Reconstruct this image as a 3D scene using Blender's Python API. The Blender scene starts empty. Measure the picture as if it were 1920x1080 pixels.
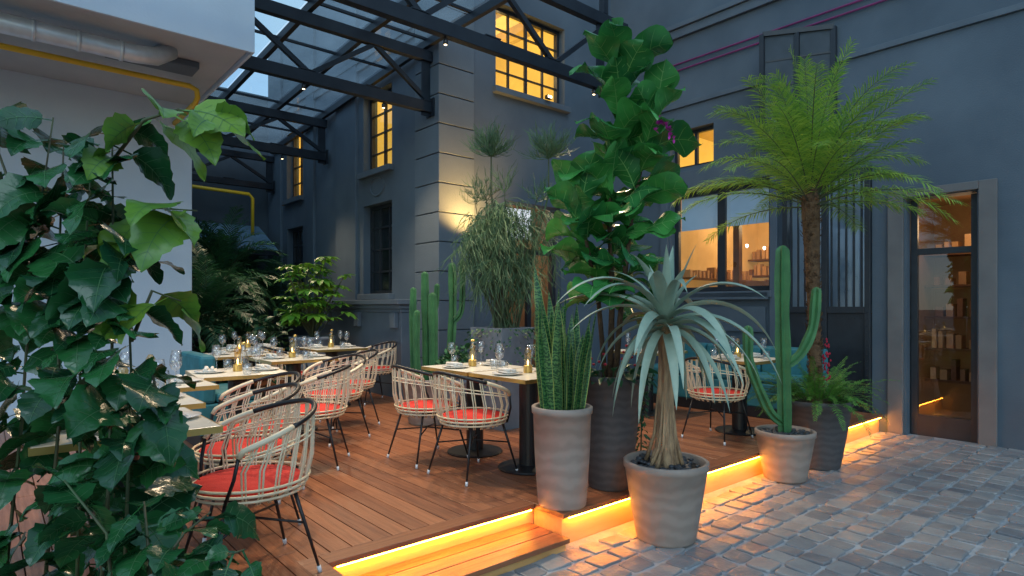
import bpy, math, random
from mathutils import Vector, Matrix
random.seed(7)
C = bpy.context.scene.collection
R_ = random.uniform
PI = math.pi
TH = math.atan2(1150, 1340)
cT, sT = math.cos(TH), math.sin(TH)
ZU = Vector((0, 0, 1))
DK = .22                      # deck level
def W(u, v, z=0): return Vector((cT*u - sT*v, sT*u + cT*v, z))
def lerp(a, b, t): return a + (b-a)*t
def prof(vals):
    def f(t):
        x = t*(len(vals)-1); i = min(int(x), len(vals)-2); return lerp(vals[i], vals[i+1], x-i)
    return f

# ---------------------------------------------------------------- mesh builder
class MB:
    def __init__(s): s.v = []; s.f = []
    def box(s, x0, x1, y0, y1, z0, z1):
        n = len(s.v)
        s.v += [(x0,y0,z0),(x1,y0,z0),(x1,y1,z0),(x0,y1,z0),(x0,y0,z1),(x1,y0,z1),(x1,y1,z1),(x0,y1,z1)]
        s.f += [tuple(n+i for i in q) for q in ((0,3,2,1),(4,5,6,7),(0,1,5,4),(1,2,6,5),(2,3,7,6),(3,0,4,7))]
        return s
    def bar(s, a, b, w, h=None):
        a = Vector(a); b = Vector(b); h = h or w; d = (b-a).normalized()
        sd = d.cross(ZU)
        if sd.length < .01: sd = Vector((1,0,0))
        sd.normalize(); up = sd.cross(d).normalized(); n = len(s.v)
        for p in (a, b):
            for i, j in ((-1,-1),(1,-1),(1,1),(-1,1)): s.v.append(tuple(p+sd*(i*w/2)+up*(j*h/2)))
        s.f += [tuple(n+i for i in q) for q in ((0,1,2,3),(7,6,5,4),(0,4,5,1),(1,5,6,2),(2,6,7,3),(3,7,4,0))]
        return s
    def tube(s, pts, r, n=6, cap=True, rib=1.0):
        pts = [Vector(p) for p in pts]; m = len(pts)
        rr = r if isinstance(r, (list, tuple)) else [r]*m
        d0 = (pts[1]-pts[0]).normalized()
        sd = d0.cross(ZU)
        if sd.length < .05: sd = d0.cross(Vector((0,1,0)))
        sd.normalize(); base = len(s.v)
        for i, p in enumerate(pts):
            d = (pts[min(i+1,m-1)]-pts[max(i-1,0)]).normalized()
            sd = (sd - d*sd.dot(d)).normalized(); up = d.cross(sd)
            for k in range(n):
                a = 2*PI*k/n; q = rr[i]*(rib if k % 2 else 1)
                s.v.append(tuple(p + sd*(math.cos(a)*q) + up*(math.sin(a)*q)))
        for i in range(m-1):
            for k in range(n):
                a = base+i*n+k; b = base+i*n+(k+1) % n
                s.f.append((a, b, b+n, a+n))
        if cap:
            s.f.append(tuple(base+k for k in reversed(range(n)))); s.f.append(tuple(base+(m-1)*n+k for k in range(n)))
        return s
    def lathe(s, pr, n=24, c=(0,0,0), sx=1, sy=1, flute=0, nf=5):
        base = len(s.v)
        for r, z in pr:
            for k in range(n):
                a = 2*PI*k/n; q = r*(1+flute*math.cos(nf*a+z*3))
                s.v.append((c[0]+q*sx*math.cos(a), c[1]+q*sy*math.sin(a), c[2]+z))
        for i in range(len(pr)-1):
            for k in range(n):
                a = base+i*n+k; b = base+i*n+(k+1) % n
                s.f.append((a, b, b+n, a+n))
        s.f.append(tuple(base+k for k in reversed(range(n)))); s.f.append(tuple(base+(len(pr)-1)*n+k for k in range(n)))
        return s
    def blob(s, c, rx, ry, rz):
        return s.lathe([(.05,-rz),(.7,-rz*.7),(1,0),(.7,rz*.7),(.05,rz)], 7, c, rx, ry)
    def leaf(s, base, d, L, Wd, pf, n=6, droop=.5, fold=.15, wave=0, roll=0, cols=1, pet=0, ribs=None, rw=.006):
        d = Vector(d).normalized(); p = Vector(base)
        sd = d.cross(ZU)
        if sd.length < .08: a = R_(0, 6.28); sd = Vector((math.cos(a), math.sin(a), 0))
        sd = (sd - d*sd.dot(d)).normalized()
        if roll: sd = Matrix.Rotation(roll, 3, d) @ sd
        if pet:
            nr = sd.cross(d); q = p+d*pet; k = len(s.v); w = .0025+Wd*.01
            s.v += [tuple(p-sd*w), tuple(p+sd*w), tuple(q+sd*w), tuple(q-sd*w)]; s.f.append((k,k+1,k+2,k+3)); p = q
        b0 = len(s.v); m = 2*cols+1; ph = R_(0, 6); fr = []
        for i in range(n+1):
            t = i/n; nr = sd.cross(d); h = Wd/2*pf(t)
            for c in range(-cols, cols+1):
                q = c/cols
                s.v.append(tuple(p + sd*(h*q) + nr*(fold*h*abs(q) + wave*Wd*math.sin(t*11+ph+q*2)*abs(q))))
            fr.append((p.copy(), sd.copy(), nr.copy()))
            p = p + d*(L/n); d = (d + Vector((0,0,-droop/n))).normalized(); sd = (sd - d*sd.dot(d)).normalized()
        for i in range(n):
            for c in range(m-1):
                a = b0+i*m+c; s.f.append((a, a+1, a+1+m, a+m))
        if ribs is not None:
            for sg in (1, -1):
                k = len(ribs.v)
                for i, (q, e, nn) in enumerate(fr):
                    w = rw*(1-.75*i/n)/2; o = nn*(.0015*sg)
                    ribs.v += [tuple(q-e*w+o), tuple(q+e*w+o)]
                for i in range(n): ribs.f.append((k+2*i, k+2*i+1, k+2*i+3, k+2*i+2))
                for i in range(1, n-2, 2):
                    for e in (-1, 1):
                        a0 = Vector(s.v[b0+i*m+cols]); a1 = Vector(s.v[b0+(i+1)*m+cols+e*max(1, cols//2)]); a2 = Vector(s.v[b0+min(i+2, n)*m+cols+e*cols]); a2 = a1.lerp(a2, .8)
                        o = fr[i][2]*(.0016*sg); w = (a2-a0).normalized().cross(fr[i][2])*(rw*.22); k = len(ribs.v)
                        ribs.v += [tuple(a0-w+o), tuple(a0+w+o), tuple(a1+w*.8+o), tuple(a1-w*.8+o), tuple(a2+o)]
                        ribs.f += [(k,k+1,k+2,k+3),(k+3,k+2,k+4)]
        return s
    def wall(s, axis, pl, th, s0, s1, z0, z1, holes=()):
        ss = sorted({s0, s1, *[h[0] for h in holes], *[h[1] for h in holes]}); zz = sorted({z0, z1, *[h[2] for h in holes], *[h[3] for h in holes]})
        def solid(i, j):
            if i < 0 or j < 0 or i >= len(ss)-1 or j >= len(zz)-1: return False
            a = (ss[i]+ss[i+1])/2; b = (zz[j]+zz[j+1])/2
            return not any(h[0] < a < h[1] and h[2] < b < h[3] for h in holes)
        def P(d, q, z): return (pl+d, q, z) if axis == 'u' else (q, pl+d, z)
        def quad(*p): n = len(s.v); s.v += p; s.f.append((n, n+1, n+2, n+3))
        for i in range(len(ss)-1):
            for j in range(len(zz)-1):
                if not solid(i, j): continue
                a, b, c, d = ss[i], ss[i+1], zz[j], zz[j+1]
                quad(P(0,a,c), P(0,b,c), P(0,b,d), P(0,a,d)); quad(P(th,a,c), P(th,a,d), P(th,b,d), P(th,b,c))
                if not solid(i-1, j): quad(P(0,a,c), P(0,a,d), P(th,a,d), P(th,a,c))
                if not solid(i+1, j): quad(P(0,b,c), P(th,b,c), P(th,b,d), P(0,b,d))
                if not solid(i, j-1): quad(P(0,a,c), P(th,a,c), P(th,b,c), P(0,b,c))
                if not solid(i, j+1): quad(P(0,a,d), P(0,b,d), P(th,b,d), P(th,a,d))
        return s
    def frond(s, lf, base, az, el, L, droop, n, ll, lw=.012, stem=.006, fwd=.8, ldroop=.5, seg=12):
        d = Vector((math.cos(az)*math.cos(el), math.sin(az)*math.cos(el), math.sin(el))); p = Vector(base); pts = [p.copy()]; ds = [d.copy()]
        for i in range(seg):
            p = p + d*(L/seg); d = (d+Vector((0,0,-droop*(.5+i/seg)/seg))).normalized(); pts.append(p.copy()); ds.append(d.copy())
        s.tube(pts, [stem*(1-.8*i/seg) for i in range(seg+1)], 4, False)
        for i in range(n):
            t = .14+.86*i/(n-1); x = t*seg; k = min(int(x), seg-1); q = pts[k].lerp(pts[k+1], x-k); dd = ds[k]
            sd = dd.cross(ZU)
            if sd.length < .05: sd = Vector((1,0,0))
            sd.normalize(); up = sd.cross(dd)
            l = ll*(math.sin(PI*(.12+.80*t))**.6)*R_(.8, 1.1)
            for sg in (-1, 1):
                e = (sd*sg + dd*(fwd+t*.5) + up*R_(-.1, .6)).normalized()
                w = Vector(dd)*lw*.5; n0 = len(lf.v); m = q+e*l*.5; tp = q+e*l+Vector((0,0,-ldroop*l*.4))
                m.z -= ldroop*l*.06
                lf.v += [tuple(q-w*.6), tuple(q+w*.6), tuple(m+w), tuple(m-w), tuple(tp)]
                lf.f += [(n0,n0+1,n0+2,n0+3), (n0+3,n0+2,n0+4)]
    def build(s, name, mat, parent=None, smooth=False, bevel=0):
        me = bpy.data.meshes.new(name); me.from_pydata([tuple(p) for p in s.v], [], s.f); me.update()
        me.materials.append(mat)
        if smooth: me.polygons.foreach_set('use_smooth', [True]*len(me.polygons))
        o = bpy.data.objects.new(name, me); C.objects.link(o)
        if parent: o.parent = parent
        if bevel:
            m = o.modifiers.new('bevel', 'BEVEL'); m.width = bevel; m.segments = 2; m.limit_method = 'ANGLE'
        return o
def tag(o, label, cat, group=None):
    o['label'] = label; o['category'] = cat
    if group: o['group'] = group
    return o
def thing(name, label, cat, loc=(0,0,0), rz=0, group=None):
    o = bpy.data.objects.new(name, None); C.objects.link(o); o.location = loc; o.rotation_euler = (0,0,rz); o.empty_display_size = .1
    return tag(o, label, cat, group)
def struct(o): o['kind'] = 'structure'; return o
def dup(root, loc, rz, label, group=None):
    r = root.copy(); C.objects.link(r); r.location = loc; r.rotation_euler = (0,0,rz); r['label'] = label
    if group: r['group'] = group
    elif 'group' in r: del r['group']
    for ch in list(root.children):
        c = ch.copy(); C.objects.link(c); c.parent = r
        for g in list(ch.children):
            d = g.copy(); C.objects.link(d); d.parent = c
    return r

# ---------------------------------------------------------------- materials
def mat(name, c1, c2=None, rough=.6, scale=6, bump=0, bscale=40, metal=0, island=0, emit=None, es=0, stretch=None, spec=.5, sss=0, trans=0, detail=6, lo=.3, hi=.7):
    m = bpy.data.materials.new(name); m.use_nodes = True; nt = m.node_tree; N = nt.nodes; Lk = nt.links
    b = N['Principled BSDF']; b.inputs['Roughness'].default_value = rough; b.inputs['Metallic'].default_value = metal
    b.inputs['Specular IOR Level'].default_value = spec
    tc = N.new('ShaderNodeTexCoord'); mp = N.new('ShaderNodeMapping'); Lk.new(tc.outputs['Object'], mp.inputs['Vector'])
    if stretch: mp.inputs['Scale'].default_value = stretch
    if c2 is None: c2 = tuple(x*.75 for x in c1)
    nz = N.new('ShaderNodeTexNoise'); nz.inputs['Scale'].default_value = scale; nz.inputs['Detail'].default_value = detail
    Lk.new(mp.outputs[0], nz.inputs['Vector'])
    rp = N.new('ShaderNodeMapRange'); rp.inputs[1].default_value = lo; rp.inputs[2].default_value = hi; Lk.new(nz.outputs[0], rp.inputs[0])
    fac = rp.outputs[0]
    if island:
        g = N.new('ShaderNodeNewGeometry'); ma = N.new('ShaderNodeMath'); ma.operation = 'MULTIPLY_ADD'
        Lk.new(g.outputs['Random Per Island'], ma.inputs[0]); ma.inputs[1].default_value = island
        mb = N.new('ShaderNodeMath'); mb.operation = 'MULTIPLY'; Lk.new(fac, mb.inputs[0]); mb.inputs[1].default_value = 1-island
        Lk.new(mb.outputs[0], ma.inputs[2]); fac = ma.outputs[0]
    mx = N.new('ShaderNodeMix'); mx.data_type = 'RGBA'; mx.inputs[6].default_value = (*c1, 1); mx.inputs[7].default_value = (*c2, 1)
    Lk.new(fac, mx.inputs[0]); Lk.new(mx.outputs[2], b.inputs['Base Color'])
    rr = N.new('ShaderNodeMapRange'); rr.inputs[3].default_value = max(0, rough-.08); rr.inputs[4].default_value = min(1, rough+.12); Lk.new(nz.outputs[0], rr.inputs[0]); Lk.new(rr.outputs[0], b.inputs['Roughness'])
    if bump:
        n2 = N.new('ShaderNodeTexNoise'); n2.inputs['Scale'].default_value = bscale; n2.inputs['Detail'].default_value = 5; Lk.new(mp.outputs[0], n2.inputs['Vector'])
        bp = N.new('ShaderNodeBump'); bp.inputs['Strength'].default_value = bump; bp.inputs['Distance'].default_value = .02
        Lk.new(n2.outputs[0], bp.inputs['Height']); Lk.new(bp.outputs[0], b.inputs['Normal'])
    if emit: b.inputs['Emission Color'].default_value = (*emit, 1); b.inputs['Emission Strength'].default_value = es
    if trans:
        tr = N.new('ShaderNodeBsdfTranslucent'); Lk.new(mx.outputs[2], tr.inputs[0]); ms = N.new('ShaderNodeMixShader'); ms.inputs[0].default_value = trans
        Lk.new(b.outputs[0], ms.inputs[1]); Lk.new(tr.outputs[0], ms.inputs[2]); Lk.new(ms.outputs[0], N['Material Output'].inputs[0])
    return m
def glassmat(name, tint, f0=.04, rough=.02, k=.8, frost=0):
    m = bpy.data.materials.new(name); m.use_nodes = True; nt = m.node_tree; N = nt.nodes; Lk = nt.links
    N.remove(N['Principled BSDF']); t = N.new('ShaderNodeBsdfTransparent'); t.inputs[0].default_value = (*tint, 1)
    g = N.new('ShaderNodeBsdfGlossy'); g.inputs['Roughness'].default_value = rough
    fr = N.new('ShaderNodeLayerWeight'); fr.inputs[0].default_value = .5
    pw = N.new('ShaderNodeMath'); pw.operation = 'POWER'; pw.inputs[1].default_value = 4; Lk.new(fr.outputs['Facing'], pw.inputs[0])
    ad = N.new('ShaderNodeMath'); ad.operation = 'MULTIPLY_ADD'; ad.inputs[1].default_value = k; ad.inputs[2].default_value = f0; Lk.new(pw.outputs[0], ad.inputs[0])
    nz = N.new('ShaderNodeTexNoise'); nz.inputs['Scale'].default_value = 1.5; bp = N.new('ShaderNodeBump'); bp.inputs['Strength'].default_value = .05
    Lk.new(nz.outputs[0], bp.inputs['Height']); Lk.new(bp.outputs[0], g.inputs['Normal'])
    src = t.outputs[0]
    if frost:
        tl = N.new('ShaderNodeBsdfTranslucent'); tl.inputs[0].default_value = (.85,.95,1,1); mf = N.new('ShaderNodeMixShader')
        n2 = N.new('ShaderNodeTexNoise'); n2.inputs['Scale'].default_value = .9; n2.inputs['Detail'].default_value = 5; tc = N.new('ShaderNodeTexCoord'); Lk.new(tc.outputs['Object'], n2.inputs[0])
        rp = N.new('ShaderNodeMapRange'); rp.inputs[1].default_value = .35; rp.inputs[2].default_value = .65; rp.inputs[3].default_value = frost*.3; rp.inputs[4].default_value = frost; Lk.new(n2.outputs[0], rp.inputs[0]); Lk.new(rp.outputs[0], mf.inputs[0])
        Lk.new(t.outputs[0], mf.inputs[1]); Lk.new(tl.outputs[0], mf.inputs[2]); src = mf.outputs[0]
    ms = N.new('ShaderNodeMixShader'); Lk.new(ad.outputs[0], ms.inputs[0]); Lk.new(src, ms.inputs[1]); Lk.new(g.outputs[0], ms.inputs[2])
    Lk.new(ms.outputs[0], N['Material Output'].inputs[0]); return m
def emat(name, c, s):
    m = bpy.data.materials.new(name); m.use_nodes = True; b = m.node_tree.nodes['Principled BSDF']
    b.inputs['Base Color'].default_value = (*c, 1); b.inputs['Emission Color'].default_value = (*c, 1); b.inputs['Emission Strength'].default_value = s; return m
def banded(name, c1, c2, scale, rough=.5, sharp=(.4,.6), axis='Z', dist=3, bump=0, noise=2):
    m = bpy.data.materials.new(name); m.use_nodes = True; nt = m.node_tree; N = nt.nodes; Lk = nt.links; b = N['Principled BSDF']; b.inputs['Roughness'].default_value = rough
    tc = N.new('ShaderNodeTexCoord'); w = N.new('ShaderNodeTexWave'); w.bands_direction = axis; w.inputs['Scale'].default_value = scale; w.inputs['Distortion'].default_value = dist; w.inputs['Detail'].default_value = 3; w.inputs['Detail Scale'].default_value = noise
    Lk.new(tc.outputs['Object'], w.inputs[0]); rp = N.new('ShaderNodeMapRange'); rp.inputs[1].default_value = sharp[0]; rp.inputs[2].default_value = sharp[1]; Lk.new(w.outputs[1], rp.inputs[0])
    mx = N.new('ShaderNodeMix'); mx.data_type = 'RGBA'; mx.inputs[6].default_value = (*c1,1); mx.inputs[7].default_value = (*c2,1); Lk.new(rp.outputs[0], mx.inputs[0]); Lk.new(mx.outputs[2], b.inputs[0])
    if bump:
        bp = N.new('ShaderNodeBump'); bp.inputs['Strength'].default_value = bump; bp.inputs['Distance'].default_value = .01; Lk.new(w.outputs[1], bp.inputs['Height']); Lk.new(bp.outputs[0], b.inputs['Normal'])
    return m

M = {}
M['wall'] = mat('slate_render', (.098,.132,.168), (.066,.093,.124), .72, 1.2, .15, 60, detail=9)
M['quoin'] = mat('slate_stone', (.122,.156,.188), (.092,.122,.15), .7, 2, .2, 50, island=.3)
M['trim'] = mat('slate_trim', (.10,.130,.162), (.08,.106,.135), .6, 3, .1, 40)
M['frame'] = mat('black_steel_frame', (.014,.018,.024), (.022,.028,.036), .4, 8)
M['steel'] = mat('canopy_steel', (.009,.013,.020), (.016,.022,.031), .42, 5, .05, 30, spec=.3)
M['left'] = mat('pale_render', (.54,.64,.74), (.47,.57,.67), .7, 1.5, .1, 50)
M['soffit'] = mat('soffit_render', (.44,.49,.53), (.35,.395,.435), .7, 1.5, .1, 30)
M['yellow'] = mat('yellow_pipe_paint', (.80,.52,.02), (.7,.43,.02), .4)
M['duct'] = mat('duct_metal', (.62,.68,.74), (.5,.55,.60), .4, 8, metal=.4)
M['purple'] = mat('purple_conduit', (.22,.03,.14), None, .5)
M['interior'] = mat('glowing_yellow_plaster', (.80,.60,.16), (.52,.33,.05), .8, 1.4, emit=(1,.68,.13), es=.46)  # lamplight of the yellow rooms partly put into the walls as emission
M['interior2'] = mat('glowing_tan_plaster', (.70,.47,.22), (.46,.28,.11), .8, 1.5, emit=(1,.58,.17), es=.20)  # warm room light partly put into the plaster as emission
M['interior4'] = mat('lobby_plaster', (.34,.22,.13), (.22,.14,.08), .7, 2)
M['interior3'] = mat('brown_panelling', (.22,.12,.06), (.14,.07,.035), .6, 3, emit=(1,.45,.12), es=.02)  # faint warm glow put into the panelling itself
M['shelf'] = mat('shelf_wood', (.18,.08,.03), (.10,.04,.016), .5, 5)
M['goods'] = mat('shelf_goods', (.8,.50,.24), (.16,.06,.03), .5, 30, island=.9)
M['blue_sheet'] = mat('pale_blue_sheet', (.34,.48,.62), (.27,.40,.54), .7, 2, emit=(.5,.78,1), es=.12)  # pale blue sheet over the upper panes, faint blue emission put into it
M['pane'] = glassmat('window_glass', (.95,.96,.96), .10, .01, .4)
M['dpane'] = mat('dark_window_glass', (.012,.018,.022), None, .08, spec=.9)
M['roofglass'] = glassmat('canopy_glass', (.84,.96,1.0), .05, .03, .45, .25)
M['glass'] = glassmat('clear_glassware', (.88,.90,.92), .20, .03, .9)
M['amber'] = glassmat('amber_glassware', (.98,.80,.50), .14, .03, .8)
M['teal'] = mat('teal_velvet', (.03,.20,.24), (.02,.14,.17), .6, 10, .1, 200)
M['cream'] = mat('cream_tabletop', (.80,.76,.64), (.72,.67,.56), .28, 4)
M['brass'] = mat('brass', (.70,.48,.16), (.6,.4,.12), .28, 8, metal=.8)
M['black'] = mat('black_metal', (.010,.011,.013), (.016,.016,.018), .38, 9)
M['cane'] = mat('pale_rattan', (.88,.77,.56), (.68,.53,.32), .42, 14, island=.5)
M['capw'] = mat('white_foot_cap', (.8,.8,.8), None, .4)
M['red'] = mat('red_fabric', (.72,.030,.020), (.52,.02,.014), .8, 6, .3, 250)
M['china'] = mat('white_china', (.85,.84,.81), (.78,.77,.75), .2, 3)
M['napkin'] = mat('napkin_linen', (.78,.74,.66), (.68,.64,.58), .85, 20, .3, 90)
M['deck'] = mat('hardwood_decking', (.44,.180,.082), (.15,.052,.027), .32, 3, .2, 20, island=.5, stretch=(16,.8,6), lo=.32, hi=.66, detail=9)
M['deckedge'] = mat('hardwood_edge_board', (.34,.135,.060), (.17,.06,.030), .32, 3, .2, 20, island=.3, stretch=(.8,16,6), lo=.32, hi=.66, detail=9)
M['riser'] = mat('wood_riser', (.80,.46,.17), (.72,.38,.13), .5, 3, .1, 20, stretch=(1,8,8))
M['led'] = emat('amber_led', (1,.37,.035), 85)
M['sett'] = mat('stone_sett', (.34,.33,.315), (.135,.145,.162), .36, 7, .35, 26, island=.6)
M['joint'] = mat('sandy_joint', (.40,.43,.45), (.25,.275,.30), .8, 9, .3, 80)
M['ground'] = mat('courtyard_ground', (.16,.155,.15), (.11,.11,.11), .8, .8, .2, 20)
M['potg'] = banded('taupe_clay', (.31,.25,.21), (.262,.208,.175), 3.5, .6, (.1,.9), 'Z', 6, .04, 1.5)
M['potd'] = banded('dark_clay', (.085,.078,.08), (.065,.06,.062), 5, .6, (.1,.9), 'Z', 5, .05)
M['potz'] = mat('zinc_grey_planter', (.24,.27,.30), (.17,.19,.22), .6, 3, .1, 30)
M['soil'] = mat('dark_soil', (.03,.022,.016), None, .95, 20, .6, 60)
M['pebble'] = mat('black_pebble', (.022,.024,.028), (.05,.053,.06), .45, 5, island=.7)
M['fig'] = mat('fiddle_leaf', (.09,.38,.075), (.010,.095,.034), .22, 6, .2, 16, island=.6, trans=.18)
M['vein'] = mat('pale_leaf_vein', (.20,.44,.12), (.14,.32,.09), .5)
M['palm'] = mat('palm_leaflet', (.44,.60,.07), (.10,.28,.05), .45, 5, island=.7, trans=.35)
M['fern'] = mat('fern_leaflet', (.13,.34,.045), (.04,.17,.03), .5, 5, island=.7, trans=.2)
M['darkpalm'] = mat('dark_palm_leaflet', (.035,.14,.05), (.014,.06,.032), .42, 5, island=.7, trans=.15)
M['vine'] = mat('climbing_leaf', (.026,.14,.035), (.005,.033,.018), .20, 6, .2, 20, island=.6, trans=.06)
M['vinetip'] = mat('young_climbing_leaf', (.20,.34,.04), (.05,.20,.03), .28, 6, .15, 20, island=.6, trans=.15)
M['vinevein'] = mat('dull_leaf_vein', (.06,.17,.06), None, .5)
M['fatsia'] = mat('bright_palmate_leaf', (.24,.48,.04), (.07,.25,.04), .42, 7, island=.6, trans=.25)
M['agave'] = mat('grey_green_blade', (.40,.49,.38), (.16,.25,.19), .46, 9, .1, 60, island=.6)
M['fibre'] = mat('fibrous_trunk', (.50,.33,.18), (.19,.11,.06), .85, 5, .8, 25, stretch=(6,6,1))
M['bark'] = mat('brown_bark', (.13,.075,.04), (.06,.035,.02), .85, 14, .6, 50)
M['palmbark'] = mat('shaggy_palm_bark', (.22,.12,.055), (.04,.022,.013), .9, 25, .8, 60, island=.6)
M['cactus'] = mat('green_cactus_skin', (.065,.21,.07), (.03,.11,.04), .6, 6, .2, 60)
M['spine'] = mat('cactus_spine', (.42,.40,.26), None, .7)
M['euph'] = mat('pencil_twig', (.11,.20,.085), (.04,.09,.045), .6, 5, island=.7)
M['sans'] = banded('snake_plant_blade', (.010,.065,.025), (.09,.21,.065), 13, .38, (.45,.7), 'Z', 9, 0, 3)
M['margin'] = mat('yellow_leaf_margin', (.38,.44,.10), None, .45)
M['pink'] = mat('dark_red_blossom', (.5,.012,.04), (.28,.008,.03), .6, island=.5)
M['magenta'] = mat('magenta_glow_tint', (.65,.03,.45), (.4,.02,.3), .6, island=.5)  # colour stands for the glow of a magenta lamp
M['lens'] = emat('warm_lamp_lens', (1,.78,.45), 6)
M['panelw'] = emat('white_ceiling_light', (.95,.92,.85), 4)
M['panelc'] = emat('cool_lobby_light', (.8,.88,1), 1.0)
M['stem'] = mat('green_stem', (.06,.11,.04), (.07,.05,.03), .6)

UV = dict(loc=(0,0,0), rz=TH)
# ---------------------------------------------------------------- ground, paving, deck
g = MB(); g.v = [(-300,-300,-.02),(300,-300,-.02),(300,300,-.02),(-300,300,-.02)]; g.f = [(0,1,2,3)]
struct(g.build('ground', M['ground']))
jb = MB().box(-1.5, 9.2, -4, 2.70, -.015, .009)
o = struct(jb.build('paving_bed', M['joint'])); o.rotation_euler.z = TH
def sett(mb, cx, cy, sx, sy, ang, h):
    n = len(mb.v); ca, sa = math.cos(ang), math.sin(ang); t1, t2 = R_(-.005,.005), R_(-.005,.005)
    pts = [(-1,-.84),(-.84,-1),(0,-1.01),(.84,-1),(1,-.84),(1.01,0),(1,.84),(.84,1),(0,1.01),(-.84,1),(-1,.84),(-1.01,0)]
    j = [(R_(.90,1.04), R_(.90,1.04)) for _ in pts]
    for sc, z in ((1, -.01), (.985, h*.72), (.95, h*.93), (.87, h)):
        for (a, b), (ja, jc) in zip(pts, j):
            x = a*sx/2*sc*ja; y = b*sy/2*sc*jc
            mb.v.append((cx+x*ca-y*sa, cy+x*sa+y*ca, z+(a*t1+b*t2 if z > 0 else 0)))
    for r in range(3):
        for i in range(12):
            a = n+r*12+i; b = n+r*12+(i+1) % 12; mb.f.append((a, b, b+12, a+12))
    mb.f.append(tuple(n+36+i for i in range(12)))
mb = MB(); v = 2.62; prev = 0
while v > -3.6:
    rw = R_(.152,.172); u = -.9 + R_(-.15,.1)
    while u < 8.0:
        w = R_(.14,.205); cu = u+w/2
        sett(mb, cu, v-rw/2+R_(-.004,.004), w-R_(.011,.018), rw-R_(.011,.017), R_(-.035,.035), R_(.016,.026))
        u += w
    v -= rw
o = struct(mb.build('pavement', M['sett'], smooth=False)); o.rotation_euler.z = TH

EV, SV, SU0, SU1, LV = 2.66, 2.92, 1.30, 2.70, 1.3     # front edge, step edge, step from, step to, left front
bd = .12
def front(u):
    if u < SU0: return LV
    return SV if u < SU1 else EV
mb = MB(); pw = .122; u = -4.0
while u < 8.1:
    u1 = u+pw-.006
    v0 = max(front(u), front(u1))+bd+.004
    if SU0-bd-.01 < u < SU0: v0 = SV+bd+.004
    vv = v0; first = True
    while vv < 13.2:
        ln = R_(1.6, 3.2) if not first else R_(.9,3.0); first = False
        ve = min(vv+ln, 13.2); mb.box(u, u1, vv, ve-.003, DK-.028, DK+R_(-.0008,.0008)); vv = ve
    u += pw
o = struct(mb.build('terrace_deck', M['deck'], bevel=.002)); o.rotation_euler.z = TH
mb = MB()
mb.box(SU0-.003, SU1+.0, SV, SV+bd, DK-.03, DK+.001)
mb.box(SU1+.003, 8.1, EV, EV+bd, DK-.03, DK+.001)
mb.box(SU1+.003, SU1+bd, EV+bd+.003, SV+bd, DK-.03, DK+.0025)
mb.box(SU0-bd, SU0-.006, LV+.12, SV+bd, DK-.03, DK+.001)
mb.box(-4, SU0-.006, LV, LV+bd-.003, DK-.03, DK+.0015)
mb.box(SU0+.003, SU1-.004, 2.60, 2.735, .062, .092); mb.box(SU0+.003, SU1-.004, 2.741, 2.86, .062, .092); mb.box(SU0+.003, SU1-.004, 2.866, 2.965, .062, .092)
o = struct(mb.build('terrace_edge_boards', M['deckedge'], bevel=.003)); o.rotation_euler.z = TH
mb = MB()
mb.box(SU0+.01, SU1+.03, SV+.045, SV+.09, 0, DK-.031); mb.box(SU1+.03, 8.1, EV+.045, EV+.09, 0, DK-.031)
mb.box(SU1+.03, SU1+.06, EV+.091, SV+.04, 0, DK-.031); mb.box(SU0-.05, SU0-.02, LV+.1, SV+.04, 0, DK-.031)
mb.box(SU0+.01, SU1-.01, 2.63, 2.66, 0, .061)
o = struct(mb.build('terrace_riser', M['riser'])); o.rotation_euler.z = TH
def led(label, u0, u1, v0, z):
    o = MB().box(u0, u1, v0, v0+.012, z, z+.008).build('led_strip', M['led']); o.rotation_euler.z = TH; return tag(o, label, 'light strip')
led('amber light strip under the deck edge above the wooden step', SU0+.05, SU1-.02, SV+.008, DK-.040)
led('long amber light strip under the deck edge running to the right wall', SU1+.06, 8.05, EV+.008, DK-.040)

# ---------------------------------------------------------------- main building
B = thing('slate_building', 'dark slate blue building with rusticated corner and lit yellow windows', 'building', **UV)
AU, BV, CU = 4.6, 6.85, 8.1
holesA = [(8.11,9.02,3.62,4.85),(11.5,12.32,3.62,4.95),(8.11,9.02,1.7,3.10),(11.5,12.3,1.7,3.05)]
MB().wall('u', AU, .25, BV, 13.4, 0, 7, holesA).build('wall', M['wall'], B)
holesB = [(5.57,6.98,4.66,5.90),(5.75,6.9,.0,3.05)]
MB().wall('v', BV, .25, AU+.25, CU+.25, 0, 7, holesB).build('wall', M['wall'], B)
holesC = [(4.05,5.65,1.72,3.25),(4.9,5.65,3.62,4.2),(2.78,3.86,.22,3.2),(1.75,2.42,0,2.75)]
MB().wall('u', CU, .25, -6, BV, 0, 7, holesC).build('wall', M['wall'], B)
q = MB(); z = .0
while z < 7:
    q.box(AU-.030, 5.16, BV-.030, 7.42, z+.007, z+.388); z += .395
q.build('quoin', M['quoin'], B, bevel=.006)
p = MB(); p.box(AU-.05, AU+.01, 9.2, 9.95, 0, 7); p.box(AU-.05, AU+.01, 10.9, 11.25, 0, 7); p.box(AU-.05, AU+.01, 12.55, 13.2, 0, 7)
p.build('pilaster', M['wall'], B, bevel=.01)
p = MB(); p.box(4.36, AU-.002, 7.43, 10.4, .0, 1.42); p.build('plinth', M['trim'], B, bevel=.01)
p = MB(); p.box(4.26, AU-.001, 7.36, 10.5, 1.53, 1.60); p.box(4.31, AU-.001, 7.40, 10.46, 1.47, 1.528); p.box(4.34, AU-.001, 7.42, 10.43, 1.42, 1.469)
for vv in (7.5, 8.6, 9.7):
    p.box(4.29, 4.358, vv, vv+.14, 1.2, 1.419)
p.build('plinth_cornice', M['trim'], B, bevel=.008)
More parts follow.
